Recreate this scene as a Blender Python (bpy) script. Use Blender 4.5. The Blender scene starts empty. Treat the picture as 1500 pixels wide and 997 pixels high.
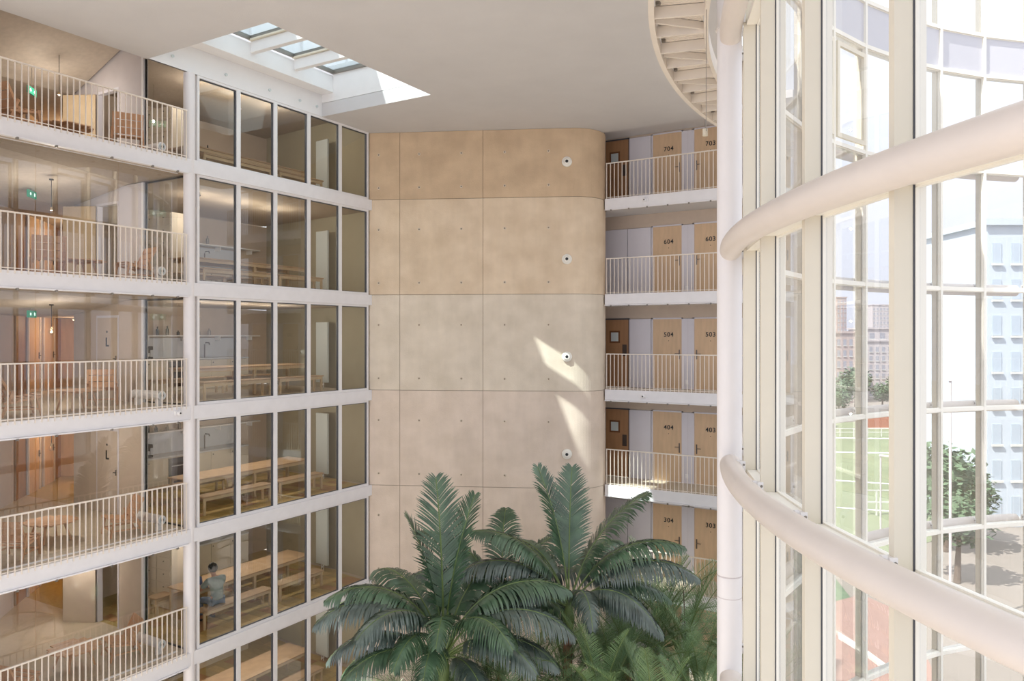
import bpy, bmesh, math, random
from math import sin, cos, pi, radians, sqrt, atan2
from mathutils import Vector, Matrix
random.seed(7)
S = bpy.context.scene
COL = S.collection
# ------------------------------------------------------------------ camera, world, sun, exposure
EYE = 15.29            # fifth floor (13.75) + 1.54
FX, FY = -0.5156, 0.8568      # camera forward
RX, RY = 0.8568, 0.5156       # camera right
FPX = 1130.0
def at(px, depth, z=0.0):
    l = (px-750)/FPX*depth
    return (FX*depth+RX*l, FY*depth+RY*l, z)
cd = bpy.data.cameras.new('camera'); cam = bpy.data.objects.new('camera', cd); COL.objects.link(cam)
cam.location = (0, 0, EYE); cam.rotation_euler = (pi/2, 0, atan2(-FX, FY))
cd.sensor_width = 36; cd.lens = FPX/1500*36; cd.shift_y = -5.5/1500; cd.clip_end = 2000; cd.clip_start = .05
S.camera = cam
W = bpy.data.worlds.new('sky'); S.world = W; W.use_nodes = True
nt = W.node_tree; bg = nt.nodes['Background']
tc = nt.nodes.new('ShaderNodeTexCoord'); sp = nt.nodes.new('ShaderNodeSeparateXYZ')
rp = nt.nodes.new('ShaderNodeValToRGB')
nt.links.new(tc.outputs['Generated'], sp.inputs[0]); nt.links.new(sp.outputs['Z'], rp.inputs[0])
nt.links.new(rp.outputs[0], bg.inputs[0])
rp.color_ramp.elements[0].position = 0.0; rp.color_ramp.elements[0].color = (.50, .51, .575, 1)
rp.color_ramp.elements[1].position = .8; rp.color_ramp.elements[1].color = (.90, .95, 1.0, 1)
bg.inputs[1].default_value = 2.15
sl = bpy.data.lights.new('sun', 'SUN'); sl.energy = 9.0; sl.angle = radians(.5); sl.color = (1, .96, .88)
so = bpy.data.objects.new('sun', sl); COL.objects.link(so)
SUND = Vector((.35, .675, -1.0)).normalized()
so.rotation_euler = SUND.to_track_quat('-Z', 'Y').to_euler(); so.location = (-20, -10, 45)
S.view_settings.view_transform = 'Standard'; S.view_settings.look = 'None'
S.view_settings.exposure = 0.0; S.view_settings.gamma = 1; S.view_settings.use_curve_mapping = False
try: S.cycles.transparent_max_bounces = 24
except Exception: pass
# ------------------------------------------------------------------ materials
def lin(c): return tuple(((v/255)/12.92 if v/255 <= .04045 else (((v/255)+.055)/1.055)**2.4) for v in c)+(1,)
def mat(name, rgb, rough=.6, var=0.0, scale=6, bump=0.0, metal=0, stretch=(1,1,1), rgb2=None, emit=None, spec=.5, bscale=None):
    m = bpy.data.materials.new(name); m.use_nodes = True; n = m.node_tree; b = n.nodes['Principled BSDF']
    c = lin(rgb); b.inputs['Base Color'].default_value = c; b.inputs['Roughness'].default_value = rough
    b.inputs['Metallic'].default_value = metal; b.inputs['Specular IOR Level'].default_value = spec
    t = n.nodes.new('ShaderNodeTexCoord'); mp = n.nodes.new('ShaderNodeMapping'); mp.inputs['Scale'].default_value = stretch
    n.links.new(t.outputs['Object'], mp.inputs[0])
    if var or rgb2:
        nz = n.nodes.new('ShaderNodeTexNoise'); nz.inputs['Scale'].default_value = scale; nz.inputs['Detail'].default_value = 5
        n.links.new(mp.outputs[0], nz.inputs['Vector'])
        r = n.nodes.new('ShaderNodeValToRGB'); r.color_ramp.elements[0].position = .3; r.color_ramp.elements[1].position = .7
        if rgb2: c2 = lin(rgb2)
        else: c2 = tuple(v*(1-var) for v in c[:3])+(1,)
        r.color_ramp.elements[0].color = c2; r.color_ramp.elements[1].color = c
        n.links.new(nz.outputs[0], r.inputs[0]); n.links.new(r.outputs[0], b.inputs['Base Color'])
    if bump:
        nb = n.nodes.new('ShaderNodeTexNoise'); nb.inputs['Scale'].default_value = bscale or scale*4
        n.links.new(mp.outputs[0], nb.inputs['Vector'])
        bm_ = n.nodes.new('ShaderNodeBump'); bm_.inputs['Strength'].default_value = bump; bm_.inputs['Distance'].default_value = .01
        n.links.new(nb.outputs[0], bm_.inputs['Height']); n.links.new(bm_.outputs[0], b.inputs['Normal'])
    if emit:
        b.inputs['Emission Color'].default_value = lin(rgb); b.inputs['Emission Strength'].default_value = emit
    return m
def glass(name, tint, refl, base):
    m = bpy.data.materials.new(name); m.use_nodes = True; n = m.node_tree
    n.nodes.remove(n.nodes['Principled BSDF']); o = n.nodes['Material Output']
    tr = n.nodes.new('ShaderNodeBsdfTransparent'); tr.inputs[0].default_value = tint
    gl = n.nodes.new('ShaderNodeBsdfGlossy'); gl.inputs['Roughness'].default_value = .0
    fr = n.nodes.new('ShaderNodeFresnel'); fr.inputs[0].default_value = 1.5
    mu = n.nodes.new('ShaderNodeMath'); mu.operation = 'MULTIPLY_ADD'; mu.inputs[1].default_value = refl; mu.inputs[2].default_value = base; mu.use_clamp = True
    ge = n.nodes.new('ShaderNodeNewGeometry'); inv = n.nodes.new('ShaderNodeMath'); inv.operation = 'SUBTRACT'; inv.inputs[0].default_value = 1
    m2 = n.nodes.new('ShaderNodeMath'); m2.operation = 'MULTIPLY'
    mx = n.nodes.new('ShaderNodeMixShader')
    n.links.new(fr.outputs[0], mu.inputs[0]); n.links.new(ge.outputs['Backfacing'], inv.inputs[1])
    n.links.new(mu.outputs[0], m2.inputs[0]); n.links.new(inv.outputs[0], m2.inputs[1]); n.links.new(m2.outputs[0], mx.inputs[0])
    n.links.new(tr.outputs[0], mx.inputs[1]); n.links.new(gl.outputs[0], mx.inputs[2]); n.links.new(mx.outputs[0], o.inputs[0])
    return m
M = dict(
 white=mat('white_paint', (238,236,236), .45, .03, 3),
 beam=mat('white_slab_edge', (238,236,238), .5, .05, 4),
 ceil=mat('ceiling_board', (212,210,211), .85, .05, 1.2, .25, bscale=60),
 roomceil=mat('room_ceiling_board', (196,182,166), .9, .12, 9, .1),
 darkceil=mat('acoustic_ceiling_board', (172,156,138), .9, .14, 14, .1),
 steel=mat('tube_paint', (226,216,208), .38, .05, 2.5, .12, bscale=14),
 colp=mat('column_paint', (236,232,232), .45, .03, 3),
 cream=mat('cream_aluminium', (226,218,200), .4, .03, 3),
 creamin=mat('cream_aluminium_deep', (206,194,164), .45, .04, 3),
 walk=mat('walkway_paint', (232,222,210), .5, .05, 4), capw=mat('pale_cap_aluminium', (244,240,230), .4, .02, 3), gasket=mat('dark_gasket', (74,76,82), .5),
 black=mat('black_plastic', (28,27,28), .4),
 rail=mat('railing_paint', (236,226,214), .4),
 wood=mat('light_oak', (186,156,124), .5, .18, 5, .1, stretch=(1,1,6)),
 woodx=mat('pale_birch', (208,184,150), .5, .12, 5, .05),
 chair=mat('beech_wood', (212,164,126), .5, .15, 8, .05),
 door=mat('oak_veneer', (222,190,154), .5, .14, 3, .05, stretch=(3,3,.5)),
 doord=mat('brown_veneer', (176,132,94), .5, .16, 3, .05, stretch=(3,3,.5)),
 frame=mat('dark_wood_frame', (120,78,46), .5, .1),
 panel=mat('white_panel', (222,218,224), .55, .03, 3),
 wallg=mat('grey_plaster', (210,202,202), .8, .05, 3),
 wallm=mat('taupe_plaster', (204,186,168), .8, .08, 3),
 wallo=mat('olive_plaster', (172,164,140), .85, .06, 2, .1),
 lino=mat('beige_floor', (205,190,168), .45, .1, 8),
 handle=mat('steel_handle', (110,100,95), .35, metal=.8),
 counter=mat('counter_top', (200,200,202), .35), cab=mat('cabinet_front', (206,194,174), .55, .05),
 tile=mat('splash_tile', (206,208,214), .3, .04), rad=mat('radiator_enamel', (206,214,214), .4),
 trunk=mat('palm_trunk', (150,112,86), .9, .4, 9, .6), soil=mat('planter_soil', (88,76,60), .95, .3, 3),
 frond=mat('palm_leaf', (90,120,88), .36, 0, 3, rgb2=(50,74,54), spec=.8),
 frondg=mat('palm_leaf_grey', (100,116,106), .36, 0, 3, rgb2=(58,72,66), spec=.9),
 frondy=mat('palm_leaf_light', (146,172,122), .4, 0, 3, rgb2=(100,134,90), spec=.7),
 rachis=mat('leaf_stalk', (116,136,80), .5, .2),
 dry=mat('dry_stalk', (196,166,126), .7, .2),
 bulb=mat('lit_bulb', (255,206,140), .3, emit=30), bulbd=mat('dim_bulb', (255,240,220), .3, emit=1.0), bulbo=mat('bulb_glass', (225,222,214), .2),
 green=mat('exit_sign_green', (20,120,90), .5, emit=.5), mint=mat('exit_sign_mark', (210,245,235), .5, emit=.9),
 skin=mat('skin', (168,120,96), .55), hair=mat('dark_hair', (30,26,25), .7), shirt=mat('grey_green_shirt', (136,150,150), .85, .15, 20, .3),
 jeans=mat('grey_blue_trousers', (112,128,150), .85, .15, 30), shoe=mat('dark_shoe', (50,46,46), .6), laptop=mat('blue_grey_laptop', (70,84,120), .4),
 lawn=mat('lawn', (130,140,108), .95, .22, .12), path=mat('pale_paving', (136,128,120), .9, .06, .5), terr=mat('terracotta_paving', (152,122,112), .9, .1, .4),
 line=mat('white_line_paint', (205,205,200), .8), leafo=mat('tree_leaf', (98,122,92), .8, .4, 1.2), bark=mat('tree_bark', (110,96,84), .9, .3),
 pink=mat('pink_render', (176,158,152), .85, .04, .3), pale=mat('pale_render', (184,176,176), .85, .04, .3), bluew=mat('blue_reflection_pane', (172,184,196), .25), blue=mat('blue_reflection_block', (190,200,210), .6, .04, .2),  # the two pale blues stand in for reflections in the curved glass
 brick=mat('tower_brick', (170,150,144), .85, .1, .4), winf=mat('far_window_glass', (150,150,158), .2), orange=mat('orange_hoarding', (176,112,88), .8, .1),
 spand=mat('lavender_spandrel', (202,202,210), .35, .03), patch1=mat('parquet_yellow', (206,176,112), .5, .15, 8), patch2=mat('parquet_olive', (184,160,100), .5, .15, 8), patch3=mat('parquet_brown', (182,138,92), .5, .15, 8),
 deck=mat('grating_deck', (228,220,210), .7, .1, 60), wire=mat('steel_wire', (140,134,126), .4, metal=.5),
 red=mat('red_brown_book', (140,70,50), .6), bottle=mat('dark_bottle', (50,60,60), .2),
)
M['glass'] = glass('window_glass', (.98,.985,.98,1), 1.9, .035)
M['tglass'] = glass('tinted_window_glass', (.97,.975,.95,1), 1.9, .03)
M['cglass'] = glass('curtain_wall_glass', (.975,.98,.985,1), 1.6, .045)
M['skyglass'] = glass('skylight_glass', (.87,.94,.955,1), 1.2, .02)
M['joint'] = mat('joint_concrete', (150,134,116), .9, .1)
def concrete(name, a, b):
    m = mat(name, a, .85, 0, 1.5, .35, stretch=(1,1,1.2), rgb2=b, bscale=30)
    n = m.node_tree; bs = n.nodes['Principled BSDF']
    src = bs.inputs['Base Color'].links[0].from_socket
    t = [x for x in n.nodes if x.type == 'TEX_COORD'][0]
    mp = n.nodes.new('ShaderNodeMapping'); mp.inputs['Scale'].default_value = (3,3,.5)
    nz = n.nodes.new('ShaderNodeTexNoise'); nz.inputs['Scale'].default_value = 1.6; nz.inputs['Detail'].default_value = 6
    r = n.nodes.new('ShaderNodeMapRange'); r.inputs[1].default_value = .35; r.inputs[2].default_value = .7; r.inputs[3].default_value = .965; r.inputs[4].default_value = 1.02
    mm = n.nodes.new('ShaderNodeVectorMath'); mm.operation = 'SCALE'
    n.links.new(t.outputs['Object'], mp.inputs[0]); n.links.new(mp.outputs[0], nz.inputs['Vector']); n.links.new(nz.outputs[0], r.inputs[0])
    n.links.new(src, mm.inputs[0]); n.links.new(r.outputs[0], mm.inputs['Scale']); n.links.new(mm.outputs[0], bs.inputs['Base Color'])
    return m
M['con7'] = concrete('concrete_ochre', (218,192,160), (200,174,144))
M['con6'] = concrete('concrete_sand', (232,212,186), (216,194,166))
M['con5'] = concrete('concrete_grey', (230,217,199), (214,201,182))
M['con4'] = concrete('concrete_rose', (230,213,197), (216,199,182))
# ------------------------------------------------------------------ helpers
class MB:
    def __init__(s): s.v = []; s.f = []
    def box(s, x0,x1,y0,y1,z0,z1):
        b = len(s.v); s.v += [(x,y,z) for z in (z0,z1) for y in (y0,y1) for x in (x0,x1)]
        s.f += [[b+i for i in q] for q in ((0,2,3,1),(4,5,7,6),(0,1,5,4),(2,6,7,3),(0,4,6,2),(1,3,7,5))]; return s
    def obox(s, c, ax, ay, az, sx, sy, sz):
        c,ax,ay,az = Vector(c),Vector(ax),Vector(ay),Vector(az); b = len(s.v)
        for k in (-.5,.5):
            for j in (-.5,.5):
                for i in (-.5,.5): s.v.append(tuple(c+ax*sx*i+ay*sy*j+az*sz*k))
        fs = ((0,2,3,1),(4,5,7,6),(0,1,5,4),(2,6,7,3),(0,4,6,2),(1,3,7,5))
        if ax.cross(ay).dot(az) < 0: fs = [tuple(reversed(q)) for q in fs]
        s.f += [[b+i for i in q] for q in fs]; return s
    def bar(s, p, q, w, d=None, up=(0,0,1)):
        p,q = Vector(p),Vector(q); a = (q-p); L = a.length; a.normalize(); u = Vector(up)
        if abs(a.dot(u)) > .98: u = Vector((1,0,0))
        e = a.cross(u).normalized(); g = e.cross(a).normalized()
        return s.obox((p+q)/2, e, a, g, w, L, d or w)
    def prism(s, poly, z0, z1):
        b = len(s.v); n = len(poly)
        ar = sum(poly[i][0]*poly[(i+1)%n][1]-poly[(i+1)%n][0]*poly[i][1] for i in range(n))
        if ar < 0: poly = poly[::-1]
        s.v += [(x,y,z0) for x,y in poly]+[(x,y,z1) for x,y in poly]
        s.f.append([b+i for i in range(n)][::-1]); s.f.append([b+n+i for i in range(n)])
        for i in range(n):
            j = (i+1)%n; s.f.append([b+i,b+j,b+n+j,b+n+i])
        return s
    def tube(s, pts, r, n=12, cap=True, closed=False):
        pts = [Vector(p) for p in pts]; b = len(s.v); k = len(pts)
        for i,p in enumerate(pts):
            a = (pts[min(i+1,k-1)]-pts[max(i-1,0)]).normalized()
            u = Vector((0,0,1)) if abs(a.z) < .95 else Vector((1,0,0))
            e = a.cross(u).normalized(); g = e.cross(a).normalized()
            rr = r[i] if isinstance(r,(list,tuple)) else r
            for j in range(n):
                t = 2*pi*j/n; s.v.append(tuple(p+e*rr*cos(t)+g*rr*sin(t)))
        for i in range(k-1):
            for j in range(n):
                j2 = (j+1)%n; s.f.append([b+i*n+j, b+i*n+j2, b+(i+1)*n+j2, b+(i+1)*n+j])
        if cap: s.f.append([b+j for j in range(n)][::-1]); s.f.append([b+(k-1)*n+j for j in range(n)])
        return s
    def cyl(s, x,y,z0,z1,r,n=20): return s.tube([(x,y,z0),(x,y,z1)], r, n)
    def ball(s, c, r, n=8, sq=(1,1,1)):
        b = len(s.v); m = n//2+1
        for i in range(m):
            t = pi*i/(m-1)
            for j in range(n):
                p = 2*pi*j/n; s.v.append((c[0]+r*sq[0]*sin(t)*cos(p), c[1]+r*sq[1]*sin(t)*sin(p), c[2]+r*sq[2]*cos(t)))
        for i in range(m-1):
            for j in range(n):
                j2=(j+1)%n; s.f.append([b+i*n+j, b+(i+1)*n+j, b+(i+1)*n+j2, b+i*n+j2])
        return s
    def mesh(s, name, m):
        me = bpy.data.meshes.new(name); me.from_pydata(s.v, [], s.f); me.materials.append(m); me.update(); return me
    def obj(s, name, m, parent=None, smooth=False, bevel=0, loc=None):
        me = s.mesh(name, m)
        if smooth:
            me.polygons.foreach_set('use_smooth', [True]*len(me.polygons)); me.set_sharp_from_angle(angle=radians(40))
        o = link(name, me, parent, loc)
        if bevel:
            bv = o.modifiers.new('bevel','BEVEL'); bv.width = bevel; bv.segments = 2; bv.limit_method = 'ANGLE'
        return o
def link(name, data, parent=None, loc=None):
    o = bpy.data.objects.new(name, data); COL.objects.link(o)
    if parent: o.parent = parent
    if loc: o.location = loc
    return o
def thing(name, label, cat, loc=(0,0,0), rz=0, group=None):
    o = link(name, None); o.location = loc; o.rotation_euler = (0,0,rz); o.empty_display_size = .2
    o['label'] = label; o['category'] = cat
    if group: o['group'] = group
    return o
def tag(o, label, cat, group=None):
    o['label'] = label; o['category'] = cat
    if group: o['group'] = group
    return o
def struct(o, label=None):
    o['kind'] = 'structure'
    if label: o['label'] = label
    return o
def sempty(name, loc=(0,0,0), label=None):
    o = link(name, None); o.location = loc; o.empty_display_size = .2; return struct(o, label)
def copy_tree(o, parent=None):
    c = o.copy(); COL.objects.link(c); c.parent = parent
    for ch in [x for x in CH.get(o.name, [])]: copy_tree(ch, c)
    return c
def index(o):
    def rec(p):
        k = [x for x in bpy.data.objects if x.parent == p]
        if k: CH[p.name] = k
        for x in k: rec(x)
    rec(o)
CH = {}
ORD = {2:'second',3:'third',4:'fourth',5:'fifth',6:'sixth',7:'seventh'}
L = lambda n: 2.75*n
CZ = EYE+5.9         # underside of the atrium ceiling
CC = (8.83, 13.25)    # axis of the round glass court
def ring(r, deg): return (CC[0]+r*cos(radians(deg)), CC[1]+r*sin(radians(deg)))

# ------------------------------------------------------------------ setting: ground, ceiling
struct(MB().box(-26,-2.0,-14,26,-.3,0).obj('floor', M['lino']))
NL = [(17.1,-15.1)]
mb = MB(); X0,X1,Y0,Y1 = -15.05,-11.4,10.05,15.1
mb.box(-15.1,X0,-3,20.5,CZ,CZ+.35); mb.box(X0,X1,-3,Y0,CZ,CZ+.35); mb.box(X0,X1,Y1,20.5,CZ,CZ+.35)
ys = [-3+i*.5 for i in range(48)]; ys[-1] = 20.5
def xr(y):
    d = 12.15**2-(y-CC[1])**2
    x = CC[0]-sqrt(d) if d > 0 else 8.8
    return min(x,-4.3) if y > 15 else x
for a,b in zip(ys, ys[1:]):
    mb.prism([(X1,a),(xr(a),a),(xr(b),b),(X1,b)], CZ, CZ+.35)
struct(mb.obj('ceiling', M['ceil']))
# skylight in the ceiling
sky = thing('skylight', 'rectangular glazed skylight in a white well of the atrium ceiling', 'skylight', ((X0+X1)/2,(Y0+Y1)/2,CZ))
def loc(mb, cx, cy, cz):
    mb.v = [(x-cx,y-cy,z-cz) for x,y,z in mb.v]; return mb
sx,sy = (X0+X1)/2,(Y0+Y1)/2
T = 1.0
def skp(name, mb, m, **k): return loc(mb, sx, sy, CZ).obj(name, m, sky, **k)
skp('well_lining', MB().box(X0-.25,X0,Y0-.25,Y1+.25,CZ+.36,CZ+T+.3).box(X0-.04,X0+.015,Y0,Y1,CZ-.0,CZ+.5), M['white'])
skp('well_lining', MB().box(X1,X1+.25,Y0-.25,Y1+.25,CZ+.36,CZ+T+.3), M['white'])
skp('well_lining', MB().box(X0,X1,Y0-.25,Y0,CZ+.36,CZ+T+.3), M['white'])
skp('well_lining', MB().box(X0,X1,Y1,Y1+.25,CZ+.36,CZ+T+.3), M['white'])
skp('edge_beam', MB().box(X0,X0+.42,Y0,Y1,CZ+.58,CZ+T+.02), M['white'], bevel=.01)
BY = [Y0-.07,11.1,12.45,13.8,Y1+.07]
for y in BY[1:4]:
    skp('cross_beam', MB().box(X0+.42,X1,y-.07,y+.07,CZ+.78,CZ+T+.04), M['white'], bevel=.01)
    skp('beam_flange', MB().box(X0+.42,X1,y-.13,y+.13,CZ+T+.045,CZ+T+.085), M['cream'])
for k in range(4):
    a = BY[k]+.07; b = BY[k+1]-.07
    skp('pane', MB().box(X0+.42,X1,a,b,CZ+T+.12,CZ+T+.14), M['skyglass'])
    g = MB(); g.box(X0+.42,X0+.47,a,b,CZ+T+.06,CZ+T+.16).box(X1-.05,X1,a,b,CZ+T+.06,CZ+T+.16).box(X0+.47,X1-.05,a,a+.05,CZ+T+.06,CZ+T+.16).box(X0+.47,X1-.05,b-.05,b,CZ+T+.06,CZ+T+.16)
    skp('pane_frame', g, M['wire'])
for y in (10.6,12.0,13.3,14.3,14.9):
    skp('bolt', MB().tube([(X0+.01,y,CZ+.22),(X0+.05,y,CZ+.22)], .035, 10), M['rad'])

# ------------------------------------------------------------------ setting: concrete wall with rounded nose
U = Vector((.9036,.4284)); Nn = Vector((.4284,-.9036))  # wall direction and its outward normal
A = Vector((-15.08,17.03)); Lf = 5.84; Cn = (-10.24,20.423); RN = .9977
wall = sempty('wall_back')
def wpt(s, o=0): p = A+U*s+Nn*o; return (p.x,p.y)
core = [wpt(0,-.02), wpt(Lf,-.02)]
a0 = atan2(Nn.y,Nn.x)
for i in range(1,21):
    a = a0+(radians(34)-a0)*i/20; core.append((Cn[0]+(RN-.02)*cos(a), Cn[1]+(RN-.02)*sin(a)))
core += [(-10.3,21.9), (-15.08,21.9)]
MB().prism(core, 0, CZ+.3).obj('wall_core', M['joint'], wall)
cols = [(0,.905),(.905,3.325),(3.325,Lf)]
for r in range(8):
    z0,z1 = L(r)+.007, min(L(r+1),CZ)-.007
    m = M['con7'] if r == 7 else M['con6'] if r == 6 else M['con5'] if r == 5 else M['con4']
    for (s0,s1) in cols:
        o = MB().prism([wpt(s0+.006,-.02),wpt(s1-.006,-.02),wpt(s1-.006,.0),wpt(s0+.006,.0)], z0, z1).obj('concrete_panel', m, wall)
    poly = []; K = 20
    for i in range(K+1):
        a = a0+.006+(radians(34)-a0)*i/K; poly.append((Cn[0]+RN*cos(a), Cn[1]+RN*sin(a)))
    for i in range(K,-1,-1):
        a = a0+.006+(radians(34)-a0)*i/K; poly.append((Cn[0]+(RN-.02)*cos(a), Cn[1]+(RN-.02)*sin(a)))
    mb = MB(); n2 = len(poly)
    for i in range(K): mb.prism([poly[i],poly[i+1],poly[n2-2-i],poly[n2-1-i]], z0, z1)
    mb.obj('concrete_panel', m, wall, smooth=True)
# tie holes
th = MB(); th.tube([(0,0,0),(0,.006,0)], [.042,.034], 12); thm = th.mesh('tie_hole', M['con5'])
thd = MB().tube([(0,-.004,0),(0,.003,0)], .024, 10).mesh('hole_core', M['joint'])
for r in range(2,8):
    for hz in (.34,1.88):
        if r == 7 and hz > 1.6: hz = 1.3
        for s in (.28,1.47,2.7,3.95,5.2):
            p = A+U*s+Nn*.001; o = link('tie_hole', thm, wall, (p.x,p.y,L(r)+hz)); o.rotation_euler = (0,0,atan2(Nn.y,Nn.x)-pi/2)
            o2 = link('tie_hole_core', thd, wall, (p.x+Nn.x*.005,p.y+Nn.y*.005,L(r)+hz)); o2.rotation_euler = o.rotation_euler
# air nozzles
def nozzle(z, n):
    p = A+U*5.72+Nn*.0
    t = thing('air_nozzle', 'round white air nozzle on the concrete wall, %s' % {7:'topmost of the five',6:'second from the top',5:'beside the sun patch',4:'next to lowest, below the sun patch',3:'lowest, among palm leaves'}[n], 'air vent', (p.x,p.y,z), atan2(Nn.y,Nn.x)-pi/2, 'round air nozzles on the concrete wall')
    MB().tube([(0,0.002,0),(0,.05,0),(0,.06,0)], [.145,.14,.125], 28).obj('rim', M['capw'], t, smooth=True)
    MB().tube([(0,.06,0),(0,.075,0),(0,.10,0)], [.10,.10,.075], 24).obj('bowl', M['capw'], t, smooth=True)
    MB().tube([(0,.10,0),(0,.106,0)], .042, 18).obj('nozzle_mouth', M['black'], t)
for n in range(3,8): nozzle(L(n)+.98, n)

# ------------------------------------------------------------------ left block: slabs, windows, rooms
XF = -15.1
BAY = [11.25,12.39,13.52,14.65,15.82,16.97]
for n in range(1,8):
    zt = L(n)
    f = sempty('floor', (-19,11,zt))
    def fo(name, mb, m): return loc(mb, -19, 11, zt).obj(name, m, f)
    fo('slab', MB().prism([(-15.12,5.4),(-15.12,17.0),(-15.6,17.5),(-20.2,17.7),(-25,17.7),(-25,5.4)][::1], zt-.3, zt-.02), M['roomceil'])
    fo('floor_finish', MB().prism([(-15.2,5.4),(-15.2,11.1),(-25,11.1),(-25,5.4)], zt-.019, zt), M['lino'])
    fo('floor_finish', MB().prism([(-15.2,11.1),(-15.2,16.95),(-20.2,17.6),(-20.2,14.7),(-24.9,14.7),(-24.9,11.1)], zt-.019, zt-.006), M['patch2'] if n<5 else M['lino'])
    if n in (2,3,4):
        ms = [MB().box(-.29,.29,-.145,.145,0,.006).mesh('parquet_block', M[k]) for k in ('patch1','patch2','patch3')]
        for i in range(8):
            for j in range(20):
                x = -15.55-.6*i; y = 11.4+.3*j
                if x < -19.7 or y > 16.9+max(0,-.13*(x+15.2)): continue
                link('parquet_block', random.choice([ms[0],ms[0],ms[1],ms[1],ms[2]]), f, (x+19,y-11,-.006))
    e = sempty('trim_%d' % n, (XF,11.2,zt))
    def eo(name, mb, m, **k): return loc(mb, XF, 11.2, zt).obj(name, m, e, **k)
    eo('slab_edge', MB().box(XF-.01,XF+.1,5.4,17.06,zt-.3,zt+.0), M['beam'], bevel=.006)
    eo('drip_strip', MB().box(XF+.02,XF+.13,5.4,10.98,zt-.33,zt-.302), M['beam'])
    for y in (6.3,7.4,8.1,9.2,10.1,10.7): eo('strip_clip', MB().box(XF+.09,XF+.14,y-.02,y+.02,zt-.36,zt-.32), M['wire'])
    # underside ceiling of this storey
    zc = min(L(n+1)-.3, CZ) if n < 7 else CZ
    if n < 7 and n > 1:
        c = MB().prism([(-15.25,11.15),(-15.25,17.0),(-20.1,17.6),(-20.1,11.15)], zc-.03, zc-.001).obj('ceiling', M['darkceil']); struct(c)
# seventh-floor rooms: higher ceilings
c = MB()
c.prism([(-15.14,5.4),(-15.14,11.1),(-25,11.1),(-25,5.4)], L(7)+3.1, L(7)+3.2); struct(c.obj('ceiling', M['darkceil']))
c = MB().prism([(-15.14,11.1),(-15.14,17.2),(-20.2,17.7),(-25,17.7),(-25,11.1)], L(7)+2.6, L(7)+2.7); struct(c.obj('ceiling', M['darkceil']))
c = MB().prism([(-15.4,5.4),(-15.4,17.2),(-15.14,17.2),(-15.14,5.4)], CZ+.36, L(7)+3.2); struct(c.obj('trim_20', M['ceil']))
# folded timber-grey ceiling facets in the lounges (each a real sloping board)
def facet(pts, th=.03):
    b = MB(); b.v = [tuple(p) for p in pts]+[(x,y,z+th) for x,y,z in pts]; k = len(pts)
    b.f = [list(range(k))[::-1], list(range(k,2*k))]+[[i,(i+1)%k,k+(i+1)%k,k+i] for i in range(k)]
    return b
for n in range(3,8):
    top = L(n)+2.42 if n < 7 else L(n)+3.05
    lo = top-.33 if n < 7 else top-.9
    t = sempty('ceiling', (0,0,0))
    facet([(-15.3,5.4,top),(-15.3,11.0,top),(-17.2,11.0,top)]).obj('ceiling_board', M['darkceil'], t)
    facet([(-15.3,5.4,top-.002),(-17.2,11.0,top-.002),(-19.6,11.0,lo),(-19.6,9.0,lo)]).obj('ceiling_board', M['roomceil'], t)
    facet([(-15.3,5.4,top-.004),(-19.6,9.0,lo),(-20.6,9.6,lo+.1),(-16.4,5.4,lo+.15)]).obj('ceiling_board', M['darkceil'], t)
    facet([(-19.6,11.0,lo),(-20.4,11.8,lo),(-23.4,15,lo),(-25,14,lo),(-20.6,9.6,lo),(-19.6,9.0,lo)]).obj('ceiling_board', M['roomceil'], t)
# block enclosure
struct(MB().box(-25,-15.2,5.3,5.4,0,24).obj('wall_left', M['wallg']))
struct(MB().prism([(-15.12,17.12),(-20.2,17.75),(-20.2,17.95),(-15.12,17.3)], L(1), CZ+1).obj('wall_kitchen_end', M['wallo']))
struct(MB().box(-25.1,-25,5.3,18,0,24).obj('wall_rear', M['wallg']))
o = sempty('wall_sun_blocker', (-15.4,10,L(7)+3.3))  # added mass above the roof, sized to block sun and shape the wall's sun patch
MB().box(-9,0,-6,10,0,5.9).obj('sun_blocker_body', M['white'], o)
for k in range(9): MB().box(.001,.08,-5.5+k*1.7,-5.3+k*1.7,0,5.8).obj('pilaster', M['white'], o)
MB().box(-9,.03,-6,10,5.91,5.98).obj('coping', M['wallg'], o)
# mid column
struct(MB().cyl(XF-.02,11.09,0,CZ,.125,28).obj('column', M['colp'], smooth=True))
wn = [0]
def window(y0,y1,z0,z1,g='tglass'):
    wn[0] += 1; w = sempty('window_%d' % wn[0], (XF,(y0+y1)/2,z0))
    cy = (y0+y1)/2; h = z1-z0; a,b = y0-cy,y1-cy
    MB().box(-.06,.05,a,a+.055,0,h).box(-.06,.05,b-.055,b,0,h).box(-.06,.05,a+.055,b-.055,0,.06).box(-.06,.05,a+.055,b-.055,h-.05,h).obj('window_frame', M['white'], w)
    MB().box(-.03,.02,a+.055,a+.075,.06,h-.05).box(-.03,.02,b-.085,b-.055,.06,h-.05).box(-.03,.02,a+.075,b-.085,h-.07,h-.05).box(-.03,.02,a+.075,b-.085,.06,.072).obj('gasket', M['gasket'], w)
    MB().box(-.012,.0,a+.07,b-.08,.07,h-.07).obj('pane', M[g], w)
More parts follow.
